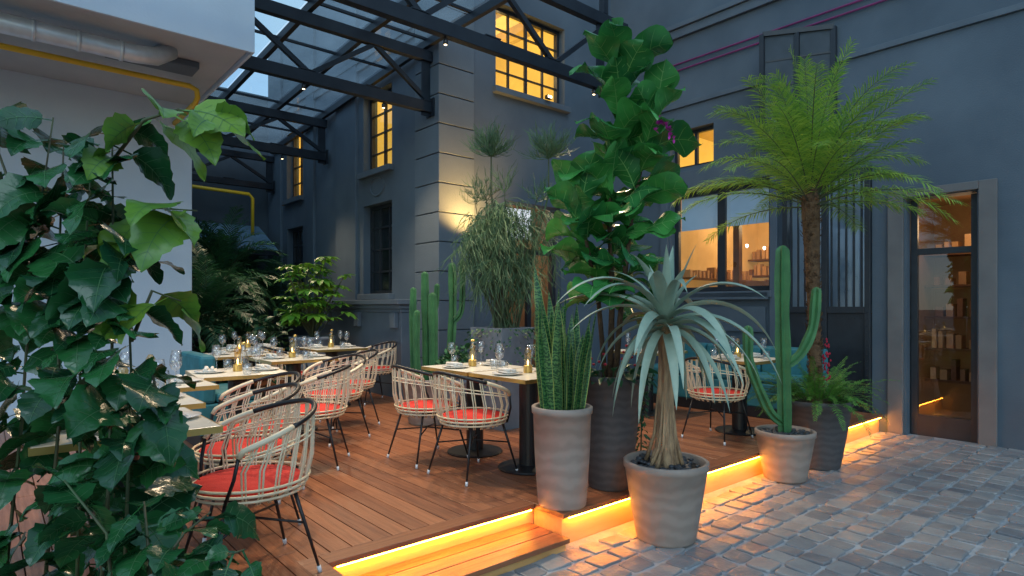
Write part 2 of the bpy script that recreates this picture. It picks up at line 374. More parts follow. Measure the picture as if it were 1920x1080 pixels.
MB().box(AU-.035, AU+.01, 7.45, 13.2, 5.3, 5.42).box(AU-.06, AU-.002, 7.45, 13.2, 5.421, 5.5).build('string_course', M['trim'], B, bevel=.006)
MB().box(CU-.06, CU+.01, 1.2, BV-.06, 5.62, 5.75).box(CU-.1, CU-.002, 1.2, BV-.06, 5.751, 5.82).build('upper_cornice', M['trim'], B, bevel=.006)
MB().box(CU-.04, CU+.01, 1.2, BV-.06, 4.55, 4.62).build('string_course', M['trim'], B, bevel=.006)
op = [(AU-.005, 8.56+.22*math.cos(a), 3.36+.14*math.sin(a)) for a in [2*PI*i/24 for i in range(25)]]
MB().tube(op, .014, 6, False).build('oval_ornament', M['wall'], B, smooth=True)
def window(axis, pl, s0, s1, z0, z1, nx, nz, pane, sill=True, fw=.05, depth=.12, mw=.028, lamp=None):
    def bx(mb, d0, d1, a, b, c, d):
        if axis == 'u': mb.box(pl+d0, pl+d1, a, b, c, d)
        else: mb.box(a, b, pl+d0, pl+d1, c, d)
    f = MB(); a0, a1, c0, c1 = s0+.003, s1-.003, z0+.003, z1-.003
    bx(f, depth, depth+.06, a0, a0+fw, c0, c1); bx(f, depth, depth+.06, a1-fw, a1, c0, c1)
    bx(f, depth, depth+.06, a0+fw, a1-fw, c0, c0+fw); bx(f, depth, depth+.06, a0+fw, a1-fw, c1-fw, c1)
    for i in range(1, nx):
        x = lerp(a0, a1, i/nx); k = mw*(1.8 if (nx % 2 == 0 and i == nx//2) else 1); bx(f, depth+.008, depth+.052, x-k/2, x+k/2, c0+fw, c1-fw)
    for j in range(1, nz):
        x = lerp(c0, c1, j/nz); bx(f, depth+.012, depth+.048, a0+fw, a1-fw, x-mw/2, x+mw/2)
    w = MB(); d = depth+.03; a, b, c, e = a0+fw*.5, a1-fw*.5, c0+fw*.5, c1-fw*.5
    w.v = [(pl+d,a,c),(pl+d,b,c),(pl+d,b,e),(pl+d,a,e)] if axis == 'u' else [(a,pl+d,c),(b,pl+d,c),(b,pl+d,e),(a,pl+d,e)]
    w.f = [(0,1,2,3)]
    wo = f.build('window', M['frame'], B); w.build('pane', pane, wo)
    if sill:
        s = MB(); bx(s, -.09, depth-.002, s0-.06, s1+.06, z0-.09, z0-.002); s.build('sill', M['trim'], wo, bevel=.006)
    return wo
window('u', AU, *holesA[0], 2, 4, M['pane'], mw=.022); window('u', AU, *holesA[1], 2, 4, M['pane'], mw=.022)
window('u', AU, *holesA[2], 3, 4, M['dpane']); window('u', AU, *holesA[3], 3, 4, M['dpane'])
window('v', BV, *holesB[0], 4, 4, M['pane'], mw=.022)
wo = window('u', CU, *holesC[0], 2, 1, M['pane'], fw=.07, mw=.07); window('u', CU, *holesC[1], 2, 1, M['pane'], False)
MB().box(CU+.20, CU+.205, 4.12, 4.81, 2.68, 3.18).build('blue_sheet', M['blue_sheet'], wo); MB().box(CU+.20, CU+.205, 4.89, 5.58, 2.68, 3.18).build('blue_sheet', M['blue_sheet'], wo)
def room(u0, u1, v0, v1, z0, z1, m, skip):
    mb = MB(); t = .04
    if skip != 'u0': mb.box(u0, u0+t, v0, v1, z0, z1)
    if skip != 'v0': mb.box(u0, u1, v0, v0+t, z0, z1)
    mb.box(u1-t, u1, v0, v1, z0, z1); mb.box(u0, u1, v1-t, v1, z0, z1); mb.box(u0, u1, v0, v1, z0-t, z0-.001); mb.box(u0, u1, v0, v1, z1+.001, z1+t)
    mb.build('interior_room', m, B)
def plight(name, loc, e, col, size=.15, kind='POINT'):
    l = bpy.data.lights.new(name, kind); l.energy = e; l.color = col
    if kind == 'POINT': l.shadow_soft_size = size
    o = bpy.data.objects.new(name, l); C.objects.link(o); o.location = loc; return o
room(AU+.252, AU+.76, 7.7, 9.6, 3.3, 5.2, M['interior'], 'u0'); room(AU+.252, AU+1.8, 11.2, 12.8, 3.3, 5.2, M['interior'], 'u0')
room(5.4, 7.4, BV+.252, BV+2.0, 4.3, 6.2, M['interior'], 'v0')
room(CU+.252, CU+3.2, 3.95, 5.9, 1.2, 3.4, M['interior2'], 'u0'); room(CU+.252, CU+1.6, 4.5, 5.9, 3.5, 4.5, M['interior'], 'u0')
room(5.6, 7.1, BV+.252, BV+2.2, 0, 3.2, M['interior4'], 'v0'); room(CU+.252, CU+2, 1.6, 2.7, 0, 2.9, M['interior3'], 'u0')
WARM = (1,.78,.42)
plight('interior_lamp', W(AU+.5, 8.6, 5.0), 5, WARM); plight('interior_lamp', W(AU+.9, 12, 4.7), 12, WARM)
plight('interior_lamp', W(6.3, BV+1.1, 5.6), 20, WARM); plight('interior_lamp', W(CU+1.7, 4.9, 2.9), 42, (1,.74,.40)); plight('interior_lamp', W(CU+.9, 5.2, 4.3), 8, WARM)
plight('interior_lamp', W(6.5, BV+1.2, 2.2), 12, (1,.62,.32)); plight('interior_lamp', W(CU+1, 2.1, 2.5), 10, (1,.6,.3))
p = MB()
for uu in (5.9, 6.7): p.box(uu, uu+.1, BV+.3, BV+1.95, 5.95, 6.19)
p.box(5.45, 7.35, BV+1.7, BV+1.95, 5.3, 5.36); p.box(5.8, 5.9, BV+1.0, BV+1.1, 4.3, 6.19); p.box(6.5, 6.6, BV+1.4, BV+1.5, 4.3, 6.19)
p.box(CU+.5, CU+1.55, 4.55, 5.85, 4.38, 4.49)
p.build('interior_beam', mat('glowing_ochre_beam', (.5,.34,.08), None, .7, emit=(1,.55,.08), es=.2), B)  # beams emit some of the warm room light themselves
p = MB(); gd = MB()
for zz in (1.35, 1.75, 2.05, 2.35):
    p.box(CU+2.75, CU+3.1, 4.0, 5.85, zz, zz+.03); vv = 4.05
    while vv < 5.8:
        w = R_(.04,.09); gd.box(CU+2.8, CU+2.95, vv, vv+w*.8, zz+.031, zz+R_(.12,.26)); vv += w+R_(0,.03)
zz = 1.95
p.box(CU+.5, CU+2.7, 5.6, 5.85, zz, zz+.025); uu = CU+.55
while uu < CU+2.6:
    w = R_(.05,.1); gd.box(uu, uu+w*.7, 5.65, 5.8, zz+.026, zz+R_(.1,.24)); uu += w+R_(0,.05)
p.box(CU+1.2, CU+1.32, 4.42, 4.54, 1.2, 3.39); p.box(CU+.9, CU+1.0, 5.0, 5.1, 1.2, 3.39)
for uu in (CU+.7, CU+1.4, CU+2.2): p.box(uu, uu+.10, 3.99, 5.86, 3.28, 3.39)
p.build('interior_shelf', M['shelf'], B); gd.build('shelf_goods', M['goods'], B)
MB().box(CU+1.5, CU+2.1, 4.3, 5.55, 1.2, 1.92).build('bar_counter', M['interior3'], B)
p = MB()
for uu in (CU+.5, CU+1.1, CU+1.9, CU+2.5):
    for vv in (4.2, 4.6, 5.15, 5.5): p.lathe([(.045,0),(.045,.02)], 10, (uu, vv, 3.37))
for uu in (CU+1.7, CU+2.3):
    for vv in (4.3, 4.75, 5.3): p.lathe([(.012,0),(.024,.02),(.024,.05),(.012,.06)], 8, (uu, vv, 2.5))
p.build('interior_ceiling_light', M['panelw'], B)
MB().box(5.75, 6.9, BV+.7, BV+.75, 2.62, 3.1).build('lobby_light_panel', M['panelc'], B)
p = MB(); p.box(5.78, 5.86, BV+.1, BV+.18, 0, 3.0); p.box(6.79, 6.87, BV+.1, BV+.18, 0, 3.0); p.box(5.78, 6.87, BV+.1, BV+.18, 2.3, 2.38); p.box(6.28, 6.36, BV+.11, BV+.17, 0, 2.3)
p.build('door_frame', M['frame'], B)
p = MB(); p.box(CU-.06, CU-.002, 3.98, 5.75, 3.27, 3.55); p.box(CU-.05, CU-.002, 3.93, 4.03, .3, 3.268); p.box(CU-.05, CU-.002, 5.67, 5.8, .3, 3.268); p.box(CU-.09, CU-.003, 4.035, 5.665, 1.60, 1.70)
p.box(CU-.03, CU-.002, 4.1, 5.6, 1.15, 1.5); p.build('window_cladding', M['trim'], B, bevel=.005)
gt = MB(); zz0, zz1 = .23, 3.19
for vv in (2.785, 3.29, 3.79): gt.box(CU-.05, CU+.03, vv, vv+.065, zz0, zz1)
gt.box(CU-.05, CU+.03, 2.851, 3.289, 1.42, 1.5); gt.box(CU-.05, CU+.03, 3.356, 3.789, 1.42, 1.5); gt.box(CU-.05, CU+.03, 2.851, 3.289, 3.1, 3.19); gt.box(CU-.05, CU+.03, 3.356, 3.789, 3.1, 3.19)
gt.box(CU-.02, CU+.01, 2.851, 3.289, .23, 1.419); gt.box(CU-.02, CU+.01, 3.356, 3.789, .23, 1.419)
go = gt.build('steel_gate', M['frame'], B, bevel=.004)
gb = MB()
for k in range(5):
    for a in (2.851, 3.356): vv = a+.438*(k+.5)/5; gb.box(CU-.015, CU+.005, vv-.01, vv+.01, 1.5, 3.1)
gb.build('gate_bars', M['frame'], go)
rv = MB()
for vv in (2.817, 3.322, 3.822):
    for k in range(14): rv.blob((CU-.052, vv, .33+k*.085), .008, .008, .008)
for k in range(6):
    for zz in (.3, 1.36): rv.blob((CU-.022, 2.9+k*.07, zz), .008, .008, .008)
rv.build('gate_rivets', M['frame'], go)
q = MB(); q.v = [(CU+.1,2.785,1.45),(CU+.1,3.85,1.45),(CU+.1,3.85,3.18),(CU+.1,2.785,3.18)]; q.f = [(0,1,2,3)]; q.build('gate_pane', M['pane'], go)
room(CU+.252, CU+2.2, 2.74, 3.9, .2, 3.3, M['left'], 'u0')
plight('interior_lamp', W(CU+1.2, 3.3, 2.9), 3, (.6,.82,1))
sh = MB()
for a, b in (((7.7,3.95,3.7),(7.7,3.95,5.05)),((8.05,3.2,3.7),(8.05,3.2,5.0)),((7.7,3.95,5.05),(8.05,3.2,5.0)),((7.7,3.95,3.7),(8.05,3.2,3.7)),((7.875,3.575,3.7),(7.875,3.575,5.0))): sh.bar(a, b, .06, .06)
for k in range(1, 4): z = 3.7+k*.33; sh.bar((7.72,3.92,z),(8.04,3.21,z), .022, .022)
sh.bar((7.7,3.95,4.9),(8.12,3.95,4.9), .04, .04); sh.bar((7.7,3.95,3.8),(8.12,3.95,3.8), .04, .04)
sho = sh.build('open_steel_shutter', M['frame'], B)
q = MB(); q.v = [(7.71,3.93,3.72),(8.04,3.21,3.72),(8.04,3.21,4.98),(7.71,3.93,5.02)]; q.f = [(0,1,2,3)]; q.build('shutter_pane', mat('dull_slate_panel', (.05,.066,.084), (.036,.05,.064), .6, spec=.3), sho)
stone = mat('tan_stone_trim', (.16,.155,.155), (.12,.118,.12), .6, 3)
p = MB(); p.box(CU-.05, CU-.002, 2.44, 2.60, 0, 2.85); p.box(CU-.05, CU-.002, 1.57, 1.73, 0, 2.85); p.box(CU-.05, CU-.002, 1.732, 2.438, 2.76, 2.85)
p.build('door_surround', stone, B, bevel=.006)
p = MB(); p.box(CU+.12, CU+.17, 1.76, 1.83, 0, 2.74); p.box(CU+.12, CU+.17, 2.34, 2.41, 0, 2.74); p.box(CU+.12, CU+.17, 1.831, 2.339, 2.1, 2.17); p.box(CU+.12, CU+.17, 1.831, 2.339, 0, .25)
do = p.build('door', M['frame'], B); q = MB(); q.v = [(CU+.145,1.8,.2),(CU+.145,2.37,.2),(CU+.145,2.37,2.7),(CU+.145,1.8,2.7)]; q.f = [(0,1,2,3)]; q.build('pane', M['pane'], do)
p = MB(); gd = MB()
for k in range(5):
    zz = .5+k*.42; p.box(CU+1.5, CU+1.9, 1.65, 2.65, zz, zz+.03); vv = 1.7
    while vv < 2.55: w = R_(.06,.12); gd.box(CU+1.55, CU+1.75, vv, vv+w*.7, zz+.031, zz+.031+R_(.08,.28)); vv += w+R_(0,.05)
p.build('interior_shelf', M['shelf'], B); gd.build('shelf_goods', M['goods'], B)
for z in (5.22, 5.12):
    pts = [W(CU-.04, 6.0, z-.35), W(CU-.04, 6.0, z), W(CU-.04, 2.2, z)]
    tag(MB().tube(pts, .014, 6).build('conduit', M['purple']), 'upper dark purple conduit along the right wall' if z > 5.2 else 'lower dark purple conduit along the right wall', 'pipe')

# far building at the end of the terrace
F = thing('far_building', 'dark glazed annex closing the far end of the terrace', 'building', **UV)
MB().wall('v', 13.4, .25, -3, AU+.25, 0, 6, [(2.2,4.2,1.9,3.0),(2.6,4.3,.2,1.6)]).build('wall', mat('dark_render', (.065,.090,.115), (.048,.068,.09), .7, 2), F)
p = MB()
for i in range(8): uu = 1.6+i*.38; p.bar((uu,12.2,2.55),(uu,13.38,3.15), .05, .06)
p.bar((1.5,12.2,2.55),(4.4,12.2,2.55), .08, .1); p.bar((1.5,12.8,2.86),(4.4,12.8,2.86), .05, .05); p.build('lean_to_frame', M['steel'], F)
q = MB(); q.v = [(1.5,12.2,2.6),(4.4,12.2,2.6),(4.4,13.38,3.2),(1.5,13.38,3.2)]; q.f = [(0,1,2,3)]; q.build('lean_to_glass', mat('blue_grey_glass', (.16,.26,.36), None, .12, spec=.9), F)
MB().box(2.2,4.2,13.5,13.52,1.9,3.0).box(2.6,4.3,13.5,13.52,.2,1.6).build('pane', M['dpane'], F)
pts = [W(1.9,12.9,3.83), W(4.05,12.9,3.78), W(4.12,12.9,3.7), W(4.12,12.9,2.95)]
tag(MB().tube(pts, .035, 8).build('yellow_pipe', M['yellow'], smooth=True), 'yellow gas pipe bending down on the far annex', 'pipe')

# left pale building with overhanging soffit
Lb = thing('pale_building', 'pale grey pier and overhanging soffit at the left', 'building', **UV)
MB().box(-5, 2.0, 8.6, 13.3, 0, 5.4).build('wall', M['left'], Lb, bevel=.01)
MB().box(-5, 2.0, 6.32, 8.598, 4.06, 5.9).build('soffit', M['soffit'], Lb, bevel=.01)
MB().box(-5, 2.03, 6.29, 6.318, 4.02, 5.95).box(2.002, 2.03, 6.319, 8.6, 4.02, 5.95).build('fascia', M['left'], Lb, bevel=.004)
MB().box(.9, 1.7, 7.0, 7.3, 3.985, 4.058).build('service_tray', M['trim'], Lb, bevel=.01)
pts = [W(-.8,6.75,3.90), W(1.05,6.75,3.90), W(1.25,6.78,3.93), W(1.4,6.85,4.05)]
dd_ = MB().tube(pts, .085, 14)
for uu in (.3, .62, .95): dd_.tube([W(uu,6.75,3.90), W(uu+.03,6.75,3.90)], .093, 14)
tag(dd_.build('ventilation_duct', M['duct'], smooth=True), 'round grey ventilation duct under the left soffit', 'duct')
pts = [W(-1,7.5,3.95), W(1.72,7.5,3.95), W(1.79,7.5,3.92), W(1.80,7.5,3.84), W(1.80,7.6,3.80), W(1.80,8.59,3.80)]
tag(MB().tube(pts, .030, 8).build('yellow_pipe', M['yellow'], smooth=True), 'yellow gas pipe under the soffit of the left pier', 'pipe')

# ---------------------------------------------------------------- canopy
K = thing('glass_canopy', 'dark steel truss canopy with blue glass roof panels', 'canopy', **UV)
def truss(v, u0, u1, zb, zt, step, thick=.11, du=0):
    t = MB().bar((u0,v,zb),(u1,v,zb), .09, thick)
    t.bar((u0,v,zt),(u1+du,v,zt), .09, thick)
    o = t.build('truss', M['steel'], K, bevel=.004); w = MB()
    n = max(2, round((u1-u0)/step)); s = (u1-u0)/n
    for i in range(n):
        a = u0+i*s
        if i % 2: w.bar((a,v,zb+.05),(a+s,v,zt-.05), .05, .055)
        else: w.bar((a,v,zt-.05),(a+s,v,zb+.05), .05, .055)
        w.box(a+s-.14, a+s+.06 if a+s+.06 < u1 else u1, v-.05, v+.05, zb+thick/2+.003, zb+thick/2+.015)
    w.build('truss_web', M['steel'], o)
    MB().box(u1-.02, u1+.0, v-.09, v+.09, zb-.12, zb+.12).box(u1-.15, u1-.021, v-.012, v+.012, zb-.12, zt).build('end_plate', M['steel'], o)
truss(5.0, -3, 5.8, 4.22, 5.02, .9, .14, .4)
truss(7.0, 2.04, AU-.035, 4.18, 4.86, .85, .14)
truss(10.3, 2.02, AU-.06, 4.12, 4.7, .85, .14)
truss(12.9, 2.02, AU-.06, 3.98, 4.55, .85, .12)
MB().box(5.74, 5.82, 4.96, 5.04, 5.10, 6.4).build('hanger_post', M['steel'], K); MB().bar((5.78,4.9,6.45),(5.78,BV-.01,6.45), .1, .12).build('hanger_beam', M['steel'], K)
us = [2.08, 2.9, 3.72, 4.5]; vs = [5.0,6.0,7.0,8.1,9.2,10.3,11.6,12.9]
def rz(v): return 4.98 if v <= 7 else lerp(4.98, 4.66, (v-7)/6)
for u in us:
    m_ = MB()
    for a, b in zip(vs[:-1], vs[1:]): m_.bar((u,a,rz(a)+.05),(u,b,rz(b)+.05), .06, .10)
    m_.build('purlin', M['steel'], K)
for v in vs:
    MB().bar((us[0],v,rz(v)+.11),(us[-1],v,rz(v)+.11), .035, .03).build('glazing_bar', M['steel'], K)
for i in range(3):
    for a, b in zip(vs[:-1], vs[1:]):
        q = MB(); q.v = [(us[i]+.03,a+.02,rz(a)+.13),(us[i+1]-.03,a+.02,rz(a)+.13),(us[i+1]-.03,b-.02,rz(b)+.13),(us[i]+.03,b-.02,rz(b)+.13)]; q.f = [(0,1,2,3)]
        q.build('glass_panel', M['roofglass'], K)
sp = MB().lathe([(.018,0),(.024,.012),(.024,.05),(.010,.055),(.010,.075)], 12)
def spot(u, v, z, e, label, tgt=None, ang=110):
    t = thing('spotlight', label, 'lamp', W(u, v, z), 0)
    sp.build('housing', M['black'], t, smooth=True)
    MB().lathe([(.001,-.004),(.015,-.003),(.016,0)], 12).build('lens', M['lens'], t)
    l = bpy.data.lights.new('spot', 'SPOT'); l.energy = e; l.color = (1,.74,.47); l.spot_size = math.radians(ang); l.spot_blend = .8; l.shadow_soft_size = .05
    o = bpy.data.objects.new('bulb', l); C.objects.link(o); o.parent = t; o.location = (0,0,-.02)
    if tgt is not None:
        d = (Vector(tgt)-Vector(t.location)); o.rotation_euler = d.to_track_quat('-Z', 'Y').to_euler()
spot(3.43, 5.0, 4.075, 280, 'small spotlight under the nearest truss, right of the pair', W(3.0,4.0,.5), 95)
spot(1.64, 5.0, 4.075, 240, 'small spotlight under the nearest truss, left of the pair', W(1.4,4.1,.5), 80)
spot(2.81, 7.0, 4.035, 200, 'small spotlight under the second truss, left of the pair', W(2.2,6,.5), 95)
spot(3.85, 7.0, 4.035, 200, 'small spotlight under the second truss, right of the pair', W(3.6,6.6,.5), 95)
spot(3.77, 10.3, 3.975, 190, 'small spotlight under the third truss towards the far end', W(3.2,9,.5), 95)
spot(5.6, 5.0, 4.075, 260, 'small spotlight under the nearest truss behind the fig tree', W(4.8,3.4,.5), 95)
t = thing('wall_uplight', 'small uplight washing the rusticated building corner', 'lamp', W(4.98, 6.50, 2.30), TH)
MB().lathe([(.03,0),(.04,.05),(.04,.1)], 10).build('housing', M['black'], t); MB().box(-.015,.015,.0,.315,.02,.05).build('bracket', M['black'], t)
l = bpy.data.lights.new('up', 'SPOT'); l.energy = 260; l.color = (1,.53,.15); l.spot_size = math.radians(120); l.spot_blend = 1; l.shadow_soft_size = .06
o = bpy.data.objects.new('bulb', l); C.objects.link(o); o.parent = t; o.location = (0,-.04,.12); o.rotation_euler = (math.radians(158),0,0)
t = thing('floodlight', 'small bright floodlight on the sill of the upper window', 'lamp', W(6.5, 6.72, 4.66), TH)
MB().box(-.05,.05,-.03,.03,.0,.05).build('housing', M['black'], t); MB().box(-.04,.04,-.036,-.031,.01,.045).build('lens', M['lens'], t)

# ---------------------------------------------------------------- chairs
def chair():
    t = thing('rattan_chair', 'x', 'chair', (0,0,0))
    def top(s):
        a = s*math.radians(112); return Vector((-math.cos(a)*.30+.0, math.sin(a)*.295, .795-.15*abs(s)**1.6))
    def low(s, r=.235, z=.40):
        a = s*math.radians(125); return Vector((-math.cos(a)*r, math.sin(a)*r, z))
    n = 28; MB().tube([top(-.62+1.24*i/n) for i in range(n+1)], .0130, 8).build('top_rail', M['black'], t, smooth=True)
    for sg in (-1, 1):
        MB().tube([top(sg*(.62+.38*i/10)) for i in range(11)]+[top(sg)+Vector((.02,-.005*sg,-.03))], .0145, 8).build('arm_wrap', M['cane'], t, smooth=True)
        MB().tube([top(sg)+Vector((.02,-.005*sg,-.03)), Vector((.15,sg*.262,.52)), Vector((.17,sg*.2,.40))], .0090, 6).build('arm_post', M['black'], t, smooth=True)
    m = MB(); N = 32
    for i in range(N):
        s = -.96+1.92*((i//2)+.5)/(N//2); s += (.013 if i % 2 else -.013)
        a = low(s, .20, .375); b = low(s, .262, .43); c = low(s, .292, .55); d = top(s)
        c2 = c.lerp(d, .5); m.tube([a, b, c, c2, d], .0048, 5, False)
    m.build('cane_shell', M['cane'], t, smooth=True)
    m = MB()
    for r, z in ((.252,.405),(.266,.432),(.277,.459)):
        m.tube([(r*math.cos(2*PI*i/28), r*math.sin(2*PI*i/28), z) for i in range(29)], .0070, 6, False)
    for q in (.62,.655):
        m.tube([low(-.95+1.9*i/20, .292, .55).lerp(top(-.95+1.9*i/20), (q-.5)/.3+.1) for i in range(21)], .0044, 5, False)
    m.build('cane_hoops', M['cane'], t, smooth=True)
    MB().lathe([(.01,.425),(.235,.425),(.247,.433),(.247,.446),(.235,.456),(.12,.461),(.01,.459)], 28).build('cushion', M['red'], t, smooth=True)
    for sx in (-1, 1):
        for sy in (-1, 1):
            a = Vector((sx*.15, sy*.16, .42)); b = Vector((sx*.25, sy*.225, .03))
            lg = MB().tube([a, b], [.0100,.0070], 8).build('leg', M['black'], t, smooth=True)
            MB().tube([b, b+Vector((sx*.006, sy*.004, -.03))], .0105, 8).build('foot_cap', M['capw'], lg, smooth=True)
    m = MB(); m.tube([(-.2,-.19,.24),(0,0,.27),(.2,.19,.24)], .006, 6); m.tube([(-.2,.19,.24),(0,0,.262),(.2,-.19,.24)], .006, 6)
    for sy in (-1,1): m.tube([(-.15,sy*.16,.405),(.15,sy*.16,.405)], .008, 6)
    m.build('stretcher', M['black'], t, smooth=True)
    return t
ch0 = chair()
chairs = [  # u, v, heading (0=facing +u, pi = facing -u, pi/2 = +v)
 (.97,3.08,PI,'nearest rattan armchair with red cushion at the front left of the deck'),
 (1.17,3.80,PI*.97,'second rattan armchair behind the nearest one in the left row'),
 (1.42,4.42,PI*1.02,'third rattan armchair of the left row, half hidden by the second'),
 (2.02,4.86,PI*.80,'rattan armchair standing alone before the brass edged middle left table'),
 (3.02,6.25,PI*.96,'rattan armchair with red cushion in the middle of the back left tables'),
 (3.98,7.50,PI,'far rattan armchair tucked beside the stone plinth'),
 (2.85,7.62,0,'far rattan armchair facing the plinth at the back left table'),
 (2.84,4.40,0,'left rattan armchair of the pair at the central table'),
 (2.84,3.77,.06,'right rattan armchair of the pair at the central table'),
 (5.42,3.24,0,'rattan armchair behind the spiky potted plants on the right'),
 (2.55,5.62,PI*1.1,'rattan armchair seen between the two middle left tables'),
]
for i, (u, v, h, lab) in enumerate(chairs):
    if i == 0: ch0.location = W(u,v,DK); ch0.rotation_euler.z = TH+h; ch0['label'] = lab; ch0['group'] = 'rattan armchairs on the deck'
    else: dup(ch0, W(u,v,DK), TH+h, lab, 'rattan armchairs on the deck')

# ---------------------------------------------------------------- tables and tableware
def table(u, v, label, rot=0, sx=.68, sy=.68, round_=False):
    t = thing('bistro_table', label, 'table', W(u,v,DK), TH+rot, 'square bistro tables on the deck')
    MB().box(-sx/2+.006, sx/2-.006, -sy/2+.006, sy/2-.006, .725, .752).build('tabletop', M['cream'], t, bevel=.003)
    e = MB(); a, b = sx/2, sy/2
    e.box(-a,a,-b,-b+.005,.722,.7505); e.box(-a,a,b-.005,b,.722,.7505); e.box(-a,-a+.005,-b+.0052,b-.0052,.722,.7505); e.box(a-.005,a,-b+.0052,b-.0052,.722,.7505)
    e.build('brass_edge', M['brass'], t)
    MB().lathe([(.075,.02),(.075,.68),(.16,.715),(.16,.721)], 20).build('pedestal', M['black'], t, smooth=False)
    MB().lathe([(.24,0),(.245,.008),(.235,.018),(.08,.03)], 32).build('base', M['black'], t)
    return t
protos = {}
def ware(kind):
    if kind == 'wine_glass':
        t = thing(kind, 'x', 'glass'); MB().lathe([(.001,0),(.036,.001),(.034,.004),(.004,.01),(.0035,.09),(.006,.1),(.026,.115),(.037,.14),(.038,.165),(.031,.21)], 16).build('bowl', M['glass'], t, smooth=True)
        return t
    if kind == 'tumbler':
        t = thing(kind, 'x', 'glass'); MB().lathe([(.028,0),(.034,.02),(.036,.085)], 14).build('cup', M['glass'], t, smooth=True)
        return t
    if kind == 'dinner_plate':
        t = thing(kind, 'x', 'plate'); MB().lathe([(.07,0),(.075,.004),(.118,.014),(.12,.017),(.075,.009),(.01,.008)], 28).build('dish', M['china'], t, smooth=True); return t
    if kind == 'napkin':
        t = thing(kind, 'x', 'napkin'); m = MB(); m.box(-.05,.05,-.09,.09,.0,.008); m.tube([(-.03,-.08,.018),(-.02,0,.022),(-.03,.08,.018)], .014, 6); m.tube([(.02,-.085,.016),(.015,0,.02),(.02,.085,.016)], .012, 6); m.build('cloth', M['napkin'], t, smooth=True); return t
    if kind == 'table_lantern':
        t = thing(kind, 'x', 'lantern'); MB().lathe([(.001,0),(.036,0),(.036,.055),(.03,.06)], 16).build('brass_cup', M['brass'], t, smooth=False)
        MB().lathe([(.026,.06),(.026,.15),(.03,.17),(.012,.2)], 14).build('glass_chimney', M['amber'], t, smooth=True); MB().lathe([(.006,.06),(.007,.09),(.001,.105)], 8).build('wick', M['lens'], t); return t
    if kind == 'carafe':
        t = thing(kind, 'x', 'carafe'); MB().lathe([(.04,0),(.045,.02),(.042,.1),(.016,.16),(.018,.21)], 16).build('body', M['glass'], t, smooth=True); MB().lathe([(.02,.211),(.02,.225),(.008,.232)], 10).build('stopper', M['brass'], t); return t
pl = {'wine_glass':'clear stemmed wine glass on the ', 'tumbler':'short clear water tumbler on the ', 'dinner_plate':'round white plate on the ', 'napkin':'folded cream napkin on the ', 'table_lantern':'brass and amber glass lantern on the ', 'carafe':'clear glass carafe on the '}
def put(kind, tu, tv, rot, x, y, z, desc, grp):
    ca, sa = math.cos(rot), math.sin(rot); x += R_(-.012,.012); y += R_(-.012,.012); p = W(tu+x*ca-y*sa, tv+x*sa+y*ca, DK+.7525+z)
    lab = pl[kind]+desc
    g = (kind.replace('_',' ')+'s on the '+desc) if grp else None
    if kind not in protos:
        t = ware(kind); protos[kind] = t; t.location = p; t.rotation_euler.z = TH+rot+R_(-.2,.2); t['label'] = lab
        if g: t['group'] = g
    else: dup(protos[kind], p, TH+rot+R_(-.25,.25), lab, g)
tabs = [
 (.46,3.24,0,'front left table','square cream table at the front left corner behind the climbing plant'),
 (.58,4.00,0,'second left table','square cream table behind the front left one'),
 (.86,4.78,0,'third left table','square cream table third from the front in the left row'),
 (1.56,5.25,-.1,'middle left table','square cream table with brass edge before the lone armchair'),
 (2.42,6.30,0,'back middle table','square cream table in the middle of the back left group'),
 (3.40,7.55,0,'plinth side table','square cream table next to the stone plinth'),
 (2.55,8.15,0,'table by the pale pier','square cream table beside the pale pier at the back'),
 (2.15,7.20,0,'table before the pier','square cream table just in front of the pier table'),
 (3.28,3.62,0,'right central table','square table of the central pair beside the snake plant'),
 (3.28,4.325,0,'left central table','square table of the central pair nearer the cacti'),
 (5.88,3.26,0,'right hand table','square table behind the spiky potted plant on the right'),
 (6.05,4.55,0,'right back table','square table farther back under the large window')]
for u, v, r, d, lab in tabs:
    table(u, v, lab, r)
    put('dinner_plate', u, v, r, -.2, .02, 0, d, True); put('dinner_plate', u, v, r, .2, -.02, 0, d, True)
    put('napkin', u, v, r, -.2, .02, .018, d, True); put('napkin', u, v, r, .2, -.02, .018, d, True)
    put('wine_glass', u, v, r, -.12, .19, 0, d, True); put('wine_glass', u, v, r, .10, -.2, 0, d, True); put('wine_glass', u, v, r, .2, .19, 0, d, True)
    put('tumbler', u, v, r, -.04, .25, 0, d, True); put('tumbler', u, v, r, .02, -.27, 0, d, True)
    put('table_lantern', u, v, r, .0, .02, 0, d, False)
    if d in ('left central table','plinth side table','back middle table','middle left table'): put('carafe', u, v, r, .06, .12, 0, d, False)

def banquette(u0, u1, v0, v1, back, label, hb=.88):
    t = thing('teal_banquette', label, 'bench', W((u0+u1)/2,(v0+v1)/2,DK), TH); a, b = (u1-u0)/2, (v1-v0)/2
    MB().box(-a,a,-b,b,.0,.12).build('plinth', M['black'], t, bevel=.005)
    MB().box(-a,a,-b,b,.122,.40).build('base', M['teal'], t, bevel=.015)
    n = max(1, round(2*b/.65))
    for i in range(n): MB().box(-a+(.14 if back < 0 else 0), a-(.14 if back > 0 else 0), -b+2*b*i/n+.004, -b+2*b*(i+1)/n-.004, .402, .49).build('seat_cushion', M['teal'], t, bevel=.03)
    for i in range(n):
        x0, x1 = (-a, -a+.135) if back < 0 else (a-.135, a)
        MB().box(x0, x1, -b+2*b*i/n+.004, -b+2*b*(i+1)/n-.004, .402, hb).build('backrest', M['teal'], t, bevel=.03)
banquette(1.45, 1.95, 5.95, 6.75, -1, 'teal upholstered banquette at the back left by the pale pier', .84)
banquette(6.75, 7.30, 2.95, 5.2, 1, 'teal upholstered banquette under the large window on the right', .80)

